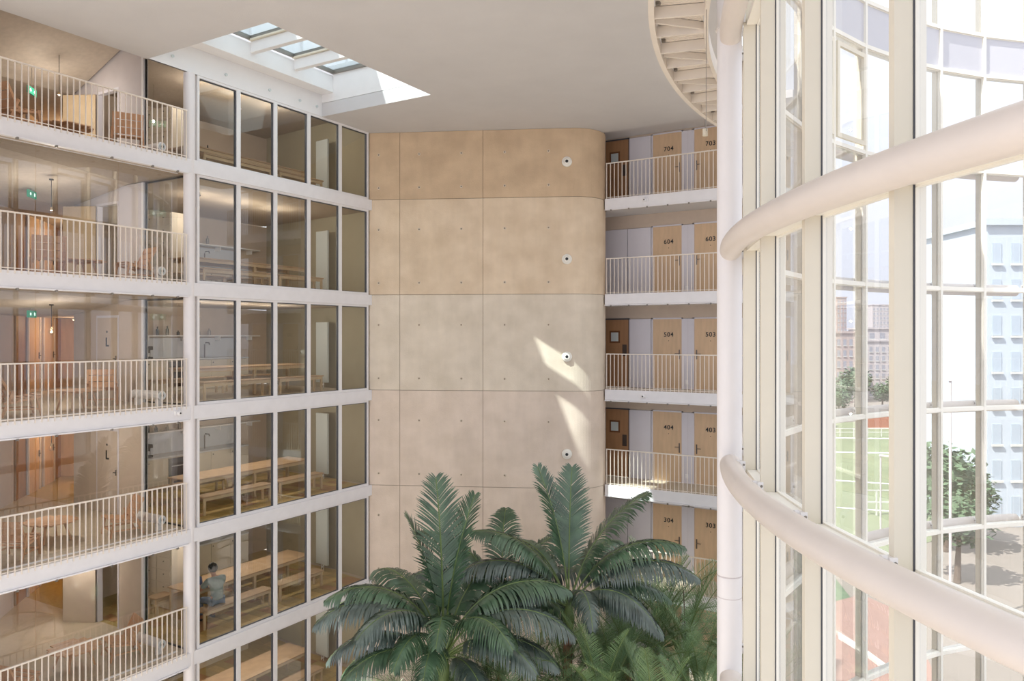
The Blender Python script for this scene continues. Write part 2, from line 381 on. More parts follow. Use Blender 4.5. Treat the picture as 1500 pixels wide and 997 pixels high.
for n in range(2,8):
    z0 = L(n)+.001; z1 = (L(n+1)-.301) if n < 7 else CZ-.002
    for a,b in zip(BAY,BAY[1:]): window(a,b,z0,z1)
    # lounge glazing behind the railing
    g = sempty('window_%d' % (60+n), (XF-.22,8.2,z0))
    zt = z1-z0 if n < 7 else z1-z0
    for a,b in ((5.42,7.88),(7.9,9.53),(9.55,10.93)):
        if n == 7: break
        MB().box(-.006,.006,a-8.2,b-8.2,.02,zt-.02).obj('pane', M['glass'], g)
    if n == 7: MB().box(-.03,.03,-2.78,2.73,0,.02).obj('floor_channel', M['white'], g); continue
    MB().box(-.03,.03,-2.78,2.73,0,.02).box(-.02,.02,-2.78,2.73,zt-.02,zt).obj('glazing_channel', M['white'], g)
# balustrades, left
def balustrade(p, q, z, label, n, gap, rail_h=1.05, post=()):
    p = Vector(p); q = Vector(q); d = q-p; ln = d.length; u = d.normalized(); ang = atan2(u.y,u.x)
    t = thing('balustrade', label, 'railing', (p.x,p.y,z), ang, 'white steel balustrades')
    MB().box(0,ln,-.022,.022,rail_h-.014,rail_h+.014).obj('handrail', M['rail'], t, bevel=.003)
    MB().box(0,ln,-.006,.006,.03,.045).obj('bottom_rail', M['rail'], t)
    me = MB().box(-.008,.008,-.011,.011,-.06,rail_h-.014).mesh('baluster', M['rail'])
    k = int(ln/gap)
    for i in range(k+1): link('baluster', me, t, (.012+i*(ln-.024)/k,0,0))
    return t
for n in range(3,8):
    balustrade((XF+.115,5.45),(XF+.115,10.93), L(n), 'white balustrade before the %s-floor lounge on the left%s' % (ORD[n], {7:', topmost',3:', lowest'}.get(n,'')), 0, .118)
# rooms of each storey
def wall_box(n, z, parts, m, name): 
    mb = MB(); [mb.box(*p) for p in parts]; return struct(mb.obj(name, m))
dn = [0]
for n in range(2,8):
    z = L(n)+.001; h = 2.41 if n < 7 else 2.95; zt = z+h
    openleaf = n in (3,6,7)
    # cross wall between lounge and kitchen with doorway
    w = MB().box(-19.64,-18.62,11.05,11.17,z,zt).box(-17.72,-16.8,11.05,11.17,z,zt).box(-18.62,-17.72,11.05,11.17,z+2.05,zt).obj('wall_lounge', M['wallm'] if n<6 else M['wallg']); struct(w)
    dn[0] += 1
    d = sempty('door_%d' % dn[0], (-18.6,11.05,z), '%s-floor lounge door, %s' % (ORD[n], 'standing open' if openleaf else 'closed'))
    MB().box(-.03,.02,-.01,.12,0,2.06).box(.84,.89,-.01,.12,0,2.06).box(.02,.84,-.01,.12,2.0,2.06).obj('door_frame', M['panel'], d)
    lf = MB().box(0,.82,-.02,.02,.005,2.0).obj('door_leaf', M['wallm'] if n < 6 else M['woodx'], d)
    lf.location = (.02,-.0,0) if not openleaf else (.0,-.05,0)
    if openleaf: lf.rotation_euler = (0,0,radians(-152))
    MB().box(.70,.80,-.05,-.035,1.0,1.02).box(.78,.8,-.04,-.02,.94,1.08).obj('door_handle', M['handle'], lf)
    if n in (4,5):
        # dark floor mark: dot above an L
        MB().ball((.42,-.028,1.66),.03,8,(1,.2,1)).box(.37,.41,-.03,-.02,1.3,1.52).box(.41,.49,-.03,-.02,1.3,1.34).obj('door_mark', M['black'], lf)
    if openleaf:
        t = thing('drawer_cabinet', 'pale drawer cabinet seen through the open %s-floor lounge door' % ORD[n], 'cabinet', (-18.35,12.5,z))
        MB().box(-.6,.6,0,.5,0,2.0).obj('body', M['cab'], t)
        for i in range(6):
            for j in range(2):
                MB().box(-.58+.59*j,-.01+.57*j,-.02,0,.03+.33*i,.34+.33*i-.01).obj('drawer', M['cab'], t)
                MB().box(-.32+.6*j,-.29+.6*j,-.035,-.02,.22+.33*i,.24+.33*i).obj('drawer_knob', M['black'], t)
    # glazed partition with dark frame next to the column
    g = sempty('window_%d' % (80+n), (-16.75,11.1,z))
    hh = zt-z
    MB().box(-.06,.02,-.06,.06,0,hh).obj('post', M['white'], g)
    MB().box(.03,.06,-.02,.02,0,hh).box(.06,1.5,-.02,.02,hh-.03,hh-.0).box(.06,1.5,-.02,.02,0,.03).obj('dark_frame', M['black'], g)
    MB().box(.06,1.5,-.006,.006,.03,hh-.03).obj('pane', M['glass'], g)
    # diagonal wall, corridor
    D = Vector((-.7071,.7071)); P0 = Vector((-16.4,5.44)); 
    def dq(s,o=0): p = P0+D*s+Vector((.7071,.7071))*o; return (p.x,p.y)
    s1 = 7.2
    struct(MB().prism([dq(0),dq(s1),dq(s1,-.1),dq(0,-.1)], z, z+h).obj('wall_lounge_side', M['wallg']))
    mb = MB()
    for k in range(1,7): mb.prism([dq(k*1.18-.004,.002),dq(k*1.18+.004,.002),dq(k*1.18+.004,-.0),dq(k*1.18-.004,0)], z, z+h-.1)
    struct(mb.obj('trim_%d' % (30+n), M['gasket']))
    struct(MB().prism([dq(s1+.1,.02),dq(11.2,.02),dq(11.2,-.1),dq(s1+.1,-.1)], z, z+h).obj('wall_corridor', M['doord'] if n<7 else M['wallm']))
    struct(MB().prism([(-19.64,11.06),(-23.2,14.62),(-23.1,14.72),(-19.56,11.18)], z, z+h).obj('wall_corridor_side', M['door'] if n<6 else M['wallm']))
    struct(MB().prism([dq(10.9,0),dq(10.9,2.3),dq(11,2.3),dq(11,0)], z, z+h).obj('wall_corridor_end', M['door']))
    for k,s in enumerate((8.1,9.3)):
        dn[0] += 1
        d = sempty('door_%d' % dn[0], (*dq(s,.03),z), '%s wooden door down the %s-floor corridor' % (('nearer','farther')[k], ORD[n])); d.rotation_euler = (0,0,radians(135))
        MB().box(-.1,0,-.05,0,0,2.2).box(.8,.9,-.05,0,0,2.2).obj('door_frame', M['panel'], d)
        MB().box(0,.8,-.03,0,0,2.1).obj('door_leaf', M['door'], d)
        MB().box(.68,.78,-.08,-.05,1.0,1.02).box(.74,.77,-.05,-.03,.92,1.1).obj('door_handle', M['handle'], d)
    # corridor ceiling lamp
    p = dq(9.0,1.0)
    zl = z+2.02
    t = thing('ceiling_light', 'small round ceiling light in the %s-floor corridor' % ORD[n], 'lamp', (p[0],p[1],zl), 0, 'corridor ceiling lights')
    MB().cyl(0,0,.0,.06,.13,18).obj('housing', M['white'], t); MB().cyl(0,0,-.01,0,.11,18).obj('diffuser', M['bulb'], t)
    ld = bpy.data.lights.new('lamp_glow','POINT'); ld.energy = 22; ld.color = (1,.72,.45); ld.shadow_soft_size = .1
    lo_ = link('lamp_glow', ld, t, (0,0,-.12))
    # kitchen rear wall + counter
    struct(MB().box(-20.3,-20.2,11.8,17.95,z,zt).obj('wall_kitchen_rear', M['wallm']))
    k_ = thing('kitchen_counter', '%s-floor kitchen counter with oven and pale cupboards' % ORD[n], 'counter', (-19.6,13.0,z))
    MB().box(-.58,0,0,3.5,0,.86).obj('carcass', M['cab'], k_)
    MB().box(-.58,.03,0,3.5,.87,.91).obj('worktop', M['counter'], k_)
    MB().box(-.59,-.57,0,3.5,.92,1.5).obj('splashback', M['tile'], k_)
    for j in range(5):
        if j == 1: continue
        a = .02+j*.7; dd = MB().box(0,.02,a,a+.66,.1,.84).obj('cupboard_door', M['cab'], k_)
        MB().box(.02,.035,a+.05,a+.07,.76,.79).obj('door_knob', M['black'], dd)
    ov = MB().box(0,.03,.7,1.36,.12,.84).obj('oven', M['black'], k_)
    MB().box(.03,.035,.72,1.34,.7,.82).obj('oven_panel', M['gasket'], ov)
    MB().box(.035,.06,.78,1.28,.6,.625).obj('oven_handle', M['counter'], ov)
    MB().tube([(-.4,2.2,.91),(-.4,2.2,1.3),(-.36,2.2,1.36),(-.2,2.2,1.36),(-.18,2.2,1.3)], .018, 8).obj('tap', M['handle'], k_, smooth=True)
    sh = thing('kitchen_shelf', 'long white shelf above the %s-floor kitchen counter' % ORD[n], 'shelf', (-20.18,13.0,z+1.55))
    MB().box(0,.32,0,4.2,0,.035).obj('board', M['white'], sh)
    for j in range(4): MB().box(0,.25,.3+j*1.2,.33+j*1.2,-.12,0).obj('bracket', M['white'], sh)
    if n > 2:
        for j in range(7 if n>4 else 4):
            y = .3+j*.34+random.uniform(-.05,.05); hh2 = random.uniform(.12,.3)
            o = MB().tube([(0,0,0),(0,0,hh2*.65),(0,0,hh2*.75),(0,0,hh2)], [.045,.045,.018,.018], 10).obj('bottle', M[random.choice(['bottle','wire','black'])], smooth=True, loc=(-20.02,13+y,z+1.587))
            tag(o, 'small kitchen bottle, %s from the column end of the %s-floor wall shelf' % (('first','second','third','fourth','fifth','sixth','seventh')[j], ORD[n]), 'bottle', 'bottles on the %s-floor shelf' % ORD[n])
    cm = thing('coffee_machine', 'small black coffee machine on the %s-floor kitchen counter' % ORD[n], 'appliance', (-19.9,13.25,z+.912))
    MB().box(-.12,.12,-.1,.1,0,.06).box(-.12,0,-.1,.1,.06,.36).box(0,.12,-.1,.1,.26,.36).obj('body', M['black'], cm, bevel=.01)
    MB().cyl(.05,0,.07,.17,.04,12).obj('cup', M['counter'], cm)
    # radiator on the end wall
    r_ = thing('radiator', 'tall white flat panel radiator in the %s-floor kitchen corner' % ORD[n], 'radiator', (-16.95,17.08,z), radians(-7), 'tall panel radiators')
    MB().box(-.27,.27,-.07,.0,.16,1.98).obj('panel', M['rad'], r_, bevel=.01)
    MB().box(-.2,.2,.001,.05,.5,.54).box(-.2,.2,.001,.05,1.6,1.64).obj('wall_bracket', M['white'], r_)
    MB().tube([(-.05,-.03,.0),(-.05,-.03,.16)], .012, 8).tube([(.05,-.03,.0),(.05,-.03,.16)], .012, 8).tube([(.05,-.03,.1),(.05,-.1,.1)], .028, 10).obj('valve', M['white'], r_)
    # white roll convector on the balcony
    c_ = thing('roll_convector', 'white cylindrical convector heater by the column of the %s-floor lounge' % ORD[n], 'heater', (-15.42,10.62,z), 0, 'cylindrical convector heaters')
    MB().tube([(-1.0,0,.24),(0,0,.24)], .1, 22).obj('drum', M['white'], c_, smooth=True)
    MB().tube([(0,0,.24),(.012,0,.24)], .07, 18).obj('end_cap', M['rad'], c_); MB().tube([(.012,0,.24),(.02,0,.24)], .035, 14).obj('end_hub', M['wire'], c_)
    for a in (-.12,-.88): MB().box(a-.03,a+.03,-.07,.07,0,.15).obj('foot', M['white'], c_)

# ------------------------------------------------------------------ furniture
def dining(nm, lbl, z, n, xc, y0, y1, w, h, cat, leg, grp):
    t = thing(nm, lbl, cat, (xc,(y0+y1)/2,z), 0, grp); hl = (y1-y0)/2
    MB().box(-w/2,w/2,-hl,hl,h-.035,h).obj('tabletop' if nm=='dining_table' else 'seat', M['wood'], t, bevel=.004)
    MB().box(-w/2+.03,-w/2+.07,-hl+.05,hl-.05,h-.11,h-.036).box(w/2-.07,w/2-.03,-hl+.05,hl-.05,h-.11,h-.036).obj('apron', M['woodx'], t)
    ysl = [-hl+leg, hl-leg]+([0] if nm=='dining_table' else [])
    for yy in ysl:
        for s in (-1,1): MB().box(s*(w/2-leg)-leg/2,s*(w/2-leg)+leg/2,yy-leg/2,yy+leg/2,0,h-.036).obj('leg', M['woodx'], t)
    return t
for n in range(2,8):
    z = L(n)+.002
    dining('dining_table', 'long oak dining table in the %s-floor kitchen' % ORD[n], z, n, -16.95, 12.15, 16.1, .95, .76, 'table', .07, 'long dining tables')
    k = 0
    for xc,side in ((-16.0,'window side'),(-17.85,'room side')):
        for (a,b),e in (((12.0,14.1),'end near the column'),((14.35,15.95),'end near the radiator')):
            dining('bench', 'oak bench on the %s of the %s-floor table, %s' % (side, ORD[n], e), z, n, xc, a, b, .38, .45, 'bench', .05, 'oak benches')
# kitchen pendants
def pendant(x,y,zc,drop,lit,label,glow=0,dim=False):
    t = thing('pendant_lamp', label, 'lamp', (x,y,zc), 0)
    MB().cyl(0,0,-.03,0,.045,14).obj('ceiling_rose', M['black'], t)
    MB().cyl(0,0,-drop,-.03,.007,6).obj('cord', M['black'], t)
    MB().cyl(0,0,-drop-.07,-drop,.022,10).obj('socket', M['dry'], t)
    MB().ball((0,0,-drop-.11),.06,14).obj('bulb', M['glass'], t, smooth=True)
    if lit and not dim: MB().ball((0,0,-drop-.11),.022,8).obj('filament', M['bulb'], t)
    if glow:
        ld = bpy.data.lights.new('lamp_glow','POINT'); ld.energy = glow; ld.color = (1,.92,.83); ld.shadow_soft_size = .028 if dim else .045
        link('lamp_glow', ld, t, (0,0,-drop-.11))
for n in range(2,8):
    for i,y in enumerate((12.75,14.0,15.25)):
        if n == 3: pendant(-17.0,y,L(n)+2.41,.42,True,'lit bare bulb over the third-floor kitchen table, %s' % ('left','middle','right')[i],34)
        else: pendant(-17.0,y,L(n)+2.41 if n < 7 else L(n)+2.6,.3,True,'bare bulb with added glow close to the %s-floor kitchen ceiling, %s of three' % (ORD[n], ('left','middle','right')[i]),34,True)  # glow added to brighten the kitchens, as are the seventh-floor bulbs
for n,x,y,dr,lit in ((7,-18.2,9.9,1.02,False),(6,-17.4,9.3,.62,False),(5,-17.4,9.3,.5,True),(4,-17.4,9.3,.3,False),(3,-18.6,10.3,.35,True)):
    top = L(n)+2.42-.14*(abs(x)-15.3)*.5 if n < 7 else L(n)+2.75
    pendant(x,y,top-.02,dr,lit,'%s bare bulb hanging in the %s-floor lounge' % ('lit' if lit else 'glow-added unlit', ORD[n]), 55, dim=not lit)  # unlit bulbs get a point light too, added to brighten the lounges
# exit signs
for n in (5,6,7):
    t = thing('exit_sign', 'green emergency exit sign on the %s-floor lounge ceiling' % ORD[n], 'sign', (-18.6,9.5,L(n)+1.98 if n<7 else L(n)+1.6), radians(-50))
    MB().box(-.2,.2,-.02,.02,0,.16).obj('sign_box', M['green'], t); MB().cyl(0,0,.16,.3 if n<7 else .62,.006,6).obj('hanger', M['wire'], t)
    MB().ball((-.1,.022,.08),.035,8,(1,.1,1.3)).ball((.1,.022,.08),.04,8,(1,.1,.9)).ball((-.1,-.022,.08),.035,8,(1,.1,1.3)).ball((.1,-.022,.08),.04,8,(1,.1,.9)).obj('sign_mark', M['mint'], t)
# lounge chairs (faces +y in its own frame)
def lounge_chair():
    t = thing('lounge_chair','x','chair',(0,0,0),0,'low beech lounge chairs')
    for s in (-1,1):
        x = s*.3
        MB().bar((x,-.36,0),(x,-.16,.50),.035,.05).obj('rear_leg', M['chair'], t, bevel=.005)
        MB().bar((x,.30,0),(x,.22,.40),.035,.05).obj('front_leg', M['chair'], t, bevel=.005)
        MB().bar((x,.30,.37),(x,-.32,.26),.03,.045).obj('seat_rail', M['chair'], t)
        MB().bar((x*.93,-.12,.26),(x*.93,-.37,.76),.03,.045).obj('back_post', M['chair'], t)
        MB().bar((x,.26,.14),(x,-.30,.14),.022,.03).obj('side_stretcher', M['chair'], t)
    for i in range(5):
        y = .27-i*.125; z = .395-i*.022
        MB().box(-.29,.29,y-.052,y+.052,z,z+.018).obj('seat_slat', M['chair'], t, bevel=.004)
    for i in range(3):
        c = Vector((0,-.205-.07*i,.44+.14*i)); a = Vector((0,-.28,.56)).normalized()
        MB().obox(c,(1,0,0),a,Vector((1,0,0)).cross(a),.60,.142,.018).obj('back_slat', M['chair'], t, bevel=.004)
    MB().box(-.3,.3,.235,.26,.12,.15).obj('stretcher', M['chair'], t)
    return t
def coffee_table():
    t = thing('coffee_table','x','table',(0,0,0),0,'round beech coffee tables')
    b = MB()
    for i in range(7):
        x = -.42+.14*i; hw = sqrt(max(.02,.49**2-x*x))
        MB().box(x-.066,x+.066,-hw,hw,.40,.425).obj('top_board', M['chair'], t, bevel=.004)
    MB().box(-.4,.4,-.2,-.16,.37,.399).box(-.4,.4,.16,.2,.37,.399).obj('batten', M['chair'], t)
    for a in range(4):
        c,s = cos(a*pi/2+pi/4),sin(a*pi/2+pi/4)
        MB().tube([(c*.40,s*.40,0),(c*.27,s*.27,.37)],[.018,.028],10).obj('leg', M['chair'], t, smooth=True)
    return t
ch0 = lounge_chair(); index(ch0); ct0 = coffee_table(); index(ct0); used = [0,0]
def put(kind, n, x, y, deg, label):
    k = 0 if kind == 'chair' else 1; src = (ch0,ct0)[k]
    o = src if not used[k] else copy_tree(src); used[k] = 1
    o.location = (x,y,L(n)+.002); o.rotation_euler = (0,0,radians(deg)); o['label'] = label
# facing: 0 = +y (to the column), 180 = -y, 90 = -x (into the room), -90 = toward the railing
put('chair',7,-15.75,7.75,10,'beech lounge chair at the left edge of the seventh-floor lounge')
put('table',7,-16.3,9.0,0,'round beech coffee table in the seventh-floor lounge')
put('chair',7,-15.75,10.0,62,'beech lounge chair backing onto the seventh-floor railing near the column')
put('chair',6,-16.0,8.5,64,'beech lounge chair backing onto the sixth-floor railing')
put('table',6,-16.5,9.4,0,'round beech coffee table in the sixth-floor lounge')
put('chair',6,-15.95,10.3,170,'beech lounge chair by the sixth-floor convector heater')
put('chair',5,-16.0,7.95,-15,'beech lounge chair at the left of the fifth-floor lounge')
put('table',5,-16.2,9.2,0,'round beech coffee table in the fifth-floor lounge')
put('chair',5,-17.0,10.2,-120,'beech lounge chair facing the railing in the fifth-floor lounge')
put('chair',4,-15.95,7.85,35,'beech lounge chair at the left of the fourth-floor lounge')
put('table',4,-16.7,8.9,0,'round beech coffee table in the fourth-floor lounge')
put('chair',4,-15.95,10.0,165,'beech lounge chair by the fourth-floor convector heater')
put('chair',3,-16.1,7.9,15,'beech lounge chair at the left of the third-floor lounge')
put('table',3,-16.5,9.3,0,'round beech coffee table in the third-floor lounge')
put('chair',3,-16.2,10.15,165,'beech lounge chair by the third-floor convector heater')
# folded card on the railing, small cameras
def seccam(x,y,z,rz,label):
    t = thing('security_camera', label, 'camera', (x,y,z), rz)
    MB().box(-.08,.08,0,.04,-.05,.05).obj('base', M['white'], t, bevel=.01)
    MB().ball((0,.07,0),.055,14).obj('dome', M['white'], t, smooth=True); MB().ball((0,.108,0),.024,10).obj('lens', M['black'], t, smooth=True)
seccam(XF+.1, 10.7, L(5)-.13, radians(-90), 'small white security camera on the left fifth-floor slab edge')
# ------------------------------------------------------------------ right gallery
GY = 20.53; WY = 22.0
GA = (-9.2, -4.6)
for n in range(2,9):
    zt = L(n) if n < 8 else L(7)+2.42
    if n == 8:
        c = MB().box(-15,GA[1]+.6,20.5,WY+.3,L(7)+2.14,L(7)+2.34).obj('ceiling', M['ceil']); struct(c); continue
    f = sempty('floor', (-5,21.2,zt))
    def fo(name, mb, m): return loc(mb, -5, 21.2, zt).obj(name, m, f)
    poly = [(-9.17,GY+.04),(GA[1],GY+.04),(GA[1]+.6,WY),(-10.2,WY),(-10.2,21.45),(-9.4,21.05)]
    fo('slab', MB().prism(poly, zt-.27, zt-.015), M['ceil']); fo('floor_finish', MB().prism(poly, zt-.014, zt), M['lino'])
    e = sempty('trim_%d' % (10+n), (-5,GY,zt))
    def eo(name, mb, m, **k): return loc(mb, -5, GY, zt).obj(name, m, e, **k)
    eo('slab_edge', MB().box(-9.2,GA[1],GY-.04,GY+.035,zt-.28,zt+.02), M['beam'], bevel=.005)
    eo('drip_strip', MB().box(-9.2,GA[1],GY-.06,GY,zt-.315,zt-.285), M['beam'])
    for x in (-9.0,-8.45,-7.9,-7.3,-6.7,-6.1): eo('strip_clip', MB().box(x-.02,x+.02,GY-.075,GY-.05,zt-.345,zt-.3), M['wire'])
    if n > 2 or True:
        balustrade((-9.17,GY+.0),(GA[1],GY+.0), zt+.021, 'white balustrade along the %s-floor gallery before the numbered doors' % ORD[n], 0, .118, 1.02)
    # wall of the gallery
    z = zt+.001; zt2 = zt+2.479 if n < 7 else zt+2.139
    mb = MB().box(-10.3,GA[1]+.6,WY+.06,WY+.2,z,zt2)
    struct(mb.obj('wall_gallery', M['wallg']))
    struct(MB().box(-9.9,GA[1]+1.0,WY-.01,WY+.055,z+2.08,zt2-.0).obj('trim_%d' % (40+n), M['wallm']))
    dt = MB().cyl(0,0,0,.01,.012,8)
    layout = []
    if n in (7,5,4): layout += [('service',-9.83,-9.08),('panel',-9.06,-8.36)]
    else: layout += [('panel',-9.95,-9.12),('panel',-9.10,-8.36)]
    layout += [('door',-8.295,-7.41,'4','r'),('post',-7.40,-7.04),('door',-7.03,-6.16,'3','l'),('panel',-6.1,-5.3),('plain',-5.2,-4.35,'','r')]
    for it in layout:
        a,b = it[1],it[2]
        if it[0] in ('panel','post'):
            w_ = MB().box(0,b-a,-.03,.055,0,2.07).obj('wall_panel', M['panel'], loc=(a,WY,z)); struct(w_)
            if it[0] == 'post': 
                MB().box((b-a)/2-.003,(b-a)/2+.003,-.032,-.029,0,2.07).obj('joint', M['wallg'], w_)
                MB().box((b-a)*.3,(b-a)*.3+.08,-.045,-.031,.15,.27).obj('socket_plate', M['white'], w_)
            continue
        dn[0] += 1; num = '%d0%s' % (n, it[3]) if it[0] == 'door' else ''
        lb = {'service':'wooden service door with small square window on the %s-floor gallery' % ORD[n], 'door':'oak door numbered %s' % num, 'plain':'oak door behind the big column, %s floor' % ORD[n]}[it[0]]
        d = sempty('door_%d' % dn[0], (a,WY,z), lb); w_ = b-a
        MB().box(-.045,-.002,-.035,.05,0,2.1).box(w_+.002,w_+.03,-.035,.05,0,2.1).box(-.045,w_+.03,-.035,.05,2.062,2.1).obj('door_frame', M['panel'] if it[0]!='service' else M['gasket'], d)
        lf = MB().box(0,w_,-.02,.03,.01,2.06).obj('door_leaf', M['doord'] if it[0]=='service' else M['door'], d)
        hx = w_-.09 if (it[0]=='service' or it[4:]==('r',)) else .05
        if it[0] == 'service':
            MB().box(.13,.47,-.035,-.021,1.35,1.72).obj('vision_frame', M['frame'], lf); MB().box(.18,.42,-.04,-.0355,1.40,1.67).obj('vision_pane', M['rad'], lf)
            MB().box(w_-.2,w_-.06,-.03,-.021,.95,1.3).obj('push_plate', M['handle'], lf)
        else:
            MB().box(hx,hx+.035,-.03,-.021,.88,1.16).obj('handle_plate', M['handle'], lf)
            q = -1 if it[4] == 'r' else 1
            MB().bar((hx+.017,-.05,1.04),(hx+.017+q*.13,-.05,1.04),.016).box(hx+.01,hx+.025,-.06,-.03,1.03,1.05).obj('door_handle', M['handle'], lf)
            MB().tube([(w_*.55,-.021,1.42),(w_*.55,-.026,1.42)],.012,8).obj('peephole', M['black'], lf)
        if num:
            cu = bpy.data.curves.new('number','FONT'); cu.body = num; cu.size = .185; cu.extrude = .004; cu.align_x = 'CENTER'; cu.offset = .0015; cu.space_character = 1.12
            tmp = bpy.data.objects.new('tmp', cu); COL.objects.link(tmp)
            dg = bpy.context.evaluated_depsgraph_get(); me = bpy.data.meshes.new_from_object(tmp.evaluated_get(dg)); me.materials.clear(); me.materials.append(M['black'])
            bpy.data.objects.remove(tmp)
            o = link('door_number', me, lf, (w_*.55,-.026,1.545)); o.rotation_euler = (pi/2,0,0)
seccam(-7.96, GY-.04, L(7)-.13, radians(180), 'small white security camera on the seventh-floor gallery edge')
seccam(-8.0, GY-.04, L(5)-.13, radians(180), 'small white security camera on the fifth-floor gallery edge')

# ------------------------------------------------------------------ curved curtain wall
DEG = 360/54
A0 = -141.9
angs = [A0-DEG*k for k in range(-1,18)]   # from near to far
lv = [L(n)-.12 for n in range(2,8)]+[EYE+6.06, EYE+7.0, EYE+9.4]
cw = sempty('wall_glass')
cw.location = (CC[0],CC[1],0)
cw['label'] = 'tall curved glass curtain wall with cream mullions'
GR = 11.68
def rl(r, a): return (r*cos(radians(a)), r*sin(radians(a)))
vis = 0
def seg(z0,z1):
    h = z1-z0
    b = MB(); b.box(11.72,11.86,-.03,.03,.004,h-.004)
    g = MB(); g.box(11.705,11.72,-.036,.036,0,h)
    c = MB(); c.box(11.62,11.705,-.032,.032,0,h)
    return b.mesh('mullion',M['cream']), g.mesh('gasket',M['gasket']), c.mesh('mullion_cap',M['capw'])
segs = {}
for z0,z1 in zip(lv,lv[1:]):
    key = round(z1-z0,3)
    if key not in segs: segs[key] = seg(0,z1-z0)
    for i,a in enumerate(angs):
        for me,nm in zip(segs[key],('mullion','gasket','mullion_cap')):
            o = link(nm, me, cw, (0,0,z0)); o.rotation_euler = (0,0,radians(a))
half = radians(DEG/2)
HW = 11.7*sin(half)-.03       # half width of an opening
RC = 11.7*cos(half)
hh_ = {}
for z0,z1 in zip(lv,lv[1:]):
    h = z1-z0
    if round(h,3) not in hh_:
        hh_[round(h,3)] = (MB().box(RC-.02,RC-.005,-HW+.0,HW,.04,h-.04).mesh('pane', M['cglass']),
                           MB().box(RC-.035,RC+.01,-HW,-HW+.012,.05,h-.05).box(RC-.035,RC+.01,HW-.012,HW,.05,h-.05).box(RC-.035,RC+.01,-HW,HW,.04,.055).box(RC-.035,RC+.01,-HW,HW,h-.06,h-.04).mesh('glazing_bead', M['capw']),
                           MB().box(RC-.03,RC-.005,-HW,HW,.04,h-.04).mesh('spandrel', M['spand']))
    p_,b_,s_ = hh_[round(h,3)]
    for i,a in enumerate(angs[:-1]):
        am = a-DEG/2
        o = link('spandrel_panel' if abs(z0-EYE-6.06) < .01 else 'pane', s_ if abs(z0-EYE-6.06) < .01 else p_, cw, (0,0,z0)); o.rotation_euler = (0,0,radians(am))
        o = link('glazing_bead', b_, cw, (0,0,z0)); o.rotation_euler = (0,0,radians(am))
tr_m = MB().box(RC-.07,RC+.13,-HW,HW,-.04,.04).mesh('transom', M['capw'])
for z in lv:
    for a in angs[:-1]:
        o = link('transom', tr_m, cw, (0,0,z)); o.rotation_euler = (0,0,radians(a-DEG/2))
# opening casements with their own frames
cs = MB().box(RC-.10,RC-.04,-HW+.05,-HW+.14,0,1.9).box(RC-.10,RC-.04,HW-.14,HW-.05,0,1.9).box(RC-.10,RC-.04,-HW+.14,HW-.14,0,.09).box(RC-.10,RC-.04,-HW+.14,HW-.14,1.81,1.9).mesh('casement_frame', M['cream'])
for a in (A0-DEG*7.5, A0-DEG*8.5, A0-DEG*5.5):
    o = link('casement_frame', cs, cw, (0,0,L(7)+.0)); o.rotation_euler = (0,0,radians(a))
# window-opening drive tubes
for a,zz,hh3 in ((A0-DEG*1-1.3,L(7)+-.25,2.6),(A0-DEG*1-1.2,L(2)+.4,2.6)):
    x,y = rl(11.8,a); MB().cyl(x,y,zz,zz+hh3,.018,10).obj('drive_tube', M['wire'], cw, smooth=True)
    MB().box(x-.03,x+.03,y-.03,y+.03,zz-.06,zz).obj('drive_bracket', M['handle'], cw)
# big ring tubes
def ring_pipe(z, label):
    t = thing('ring_tube', label, 'pipe', (CC[0],CC[1],z), 0, 'large curved white ring tubes')
    MB().tube([(*rl(12.0,a*1.5),0) for a in range(88,159)], .136, 26).obj('tube', M['steel'], t, smooth=True)
    br = MB().box(11.84,11.9,-.045,.045,-.02,.12).box(11.9,11.94,-.02,.02,.02,.13).mesh('bracket', M['white'])
    bo = MB().tube([(11.86,-.05,.08),(11.86,.05,.08)], .014, 8).mesh('bracket_bolt', M['wire'])
    for a in angs:
        o = link('bracket', br, t); o.rotation_euler = (0,0,radians(a)); o = link('bracket_bolt', bo, t); o.rotation_euler = (0,0,radians(a))
for n,w_ in ((4,'lowest, below the floor of view'),(5,'the lower of two crossing the view'),(6,'the upper of two crossing the view'),(7,'high one meeting the column at the top')):
    ring_pipe(L(n)-.1, 'thick white curved ring tube, %s' % w_)
# main column
cp = at(1068.5, 10.02)
t = thing('column', 'thick round white column beside the curved glass wall', 'column', (cp[0],cp[1],0))
MB().cyl(0,0,0,EYE-3.1,.157,40).obj('shaft', M['colp'], t, smooth=True)
MB().cyl(0,0,EYE-3.08,CZ,.157,40).obj('shaft', M['colp'], t, smooth=True)
MB().cyl(0,0,EYE-3.1,EYE-3.08,.152,40).cyl(0,0,EYE-3.37,EYE-3.36,.1585,40).obj('seam', M['wallg'], t)
for n in (7,): MB().cyl(0,0,L(n)+.02,L(n)+.05,.175,30).obj('collar', M['colp'], t)
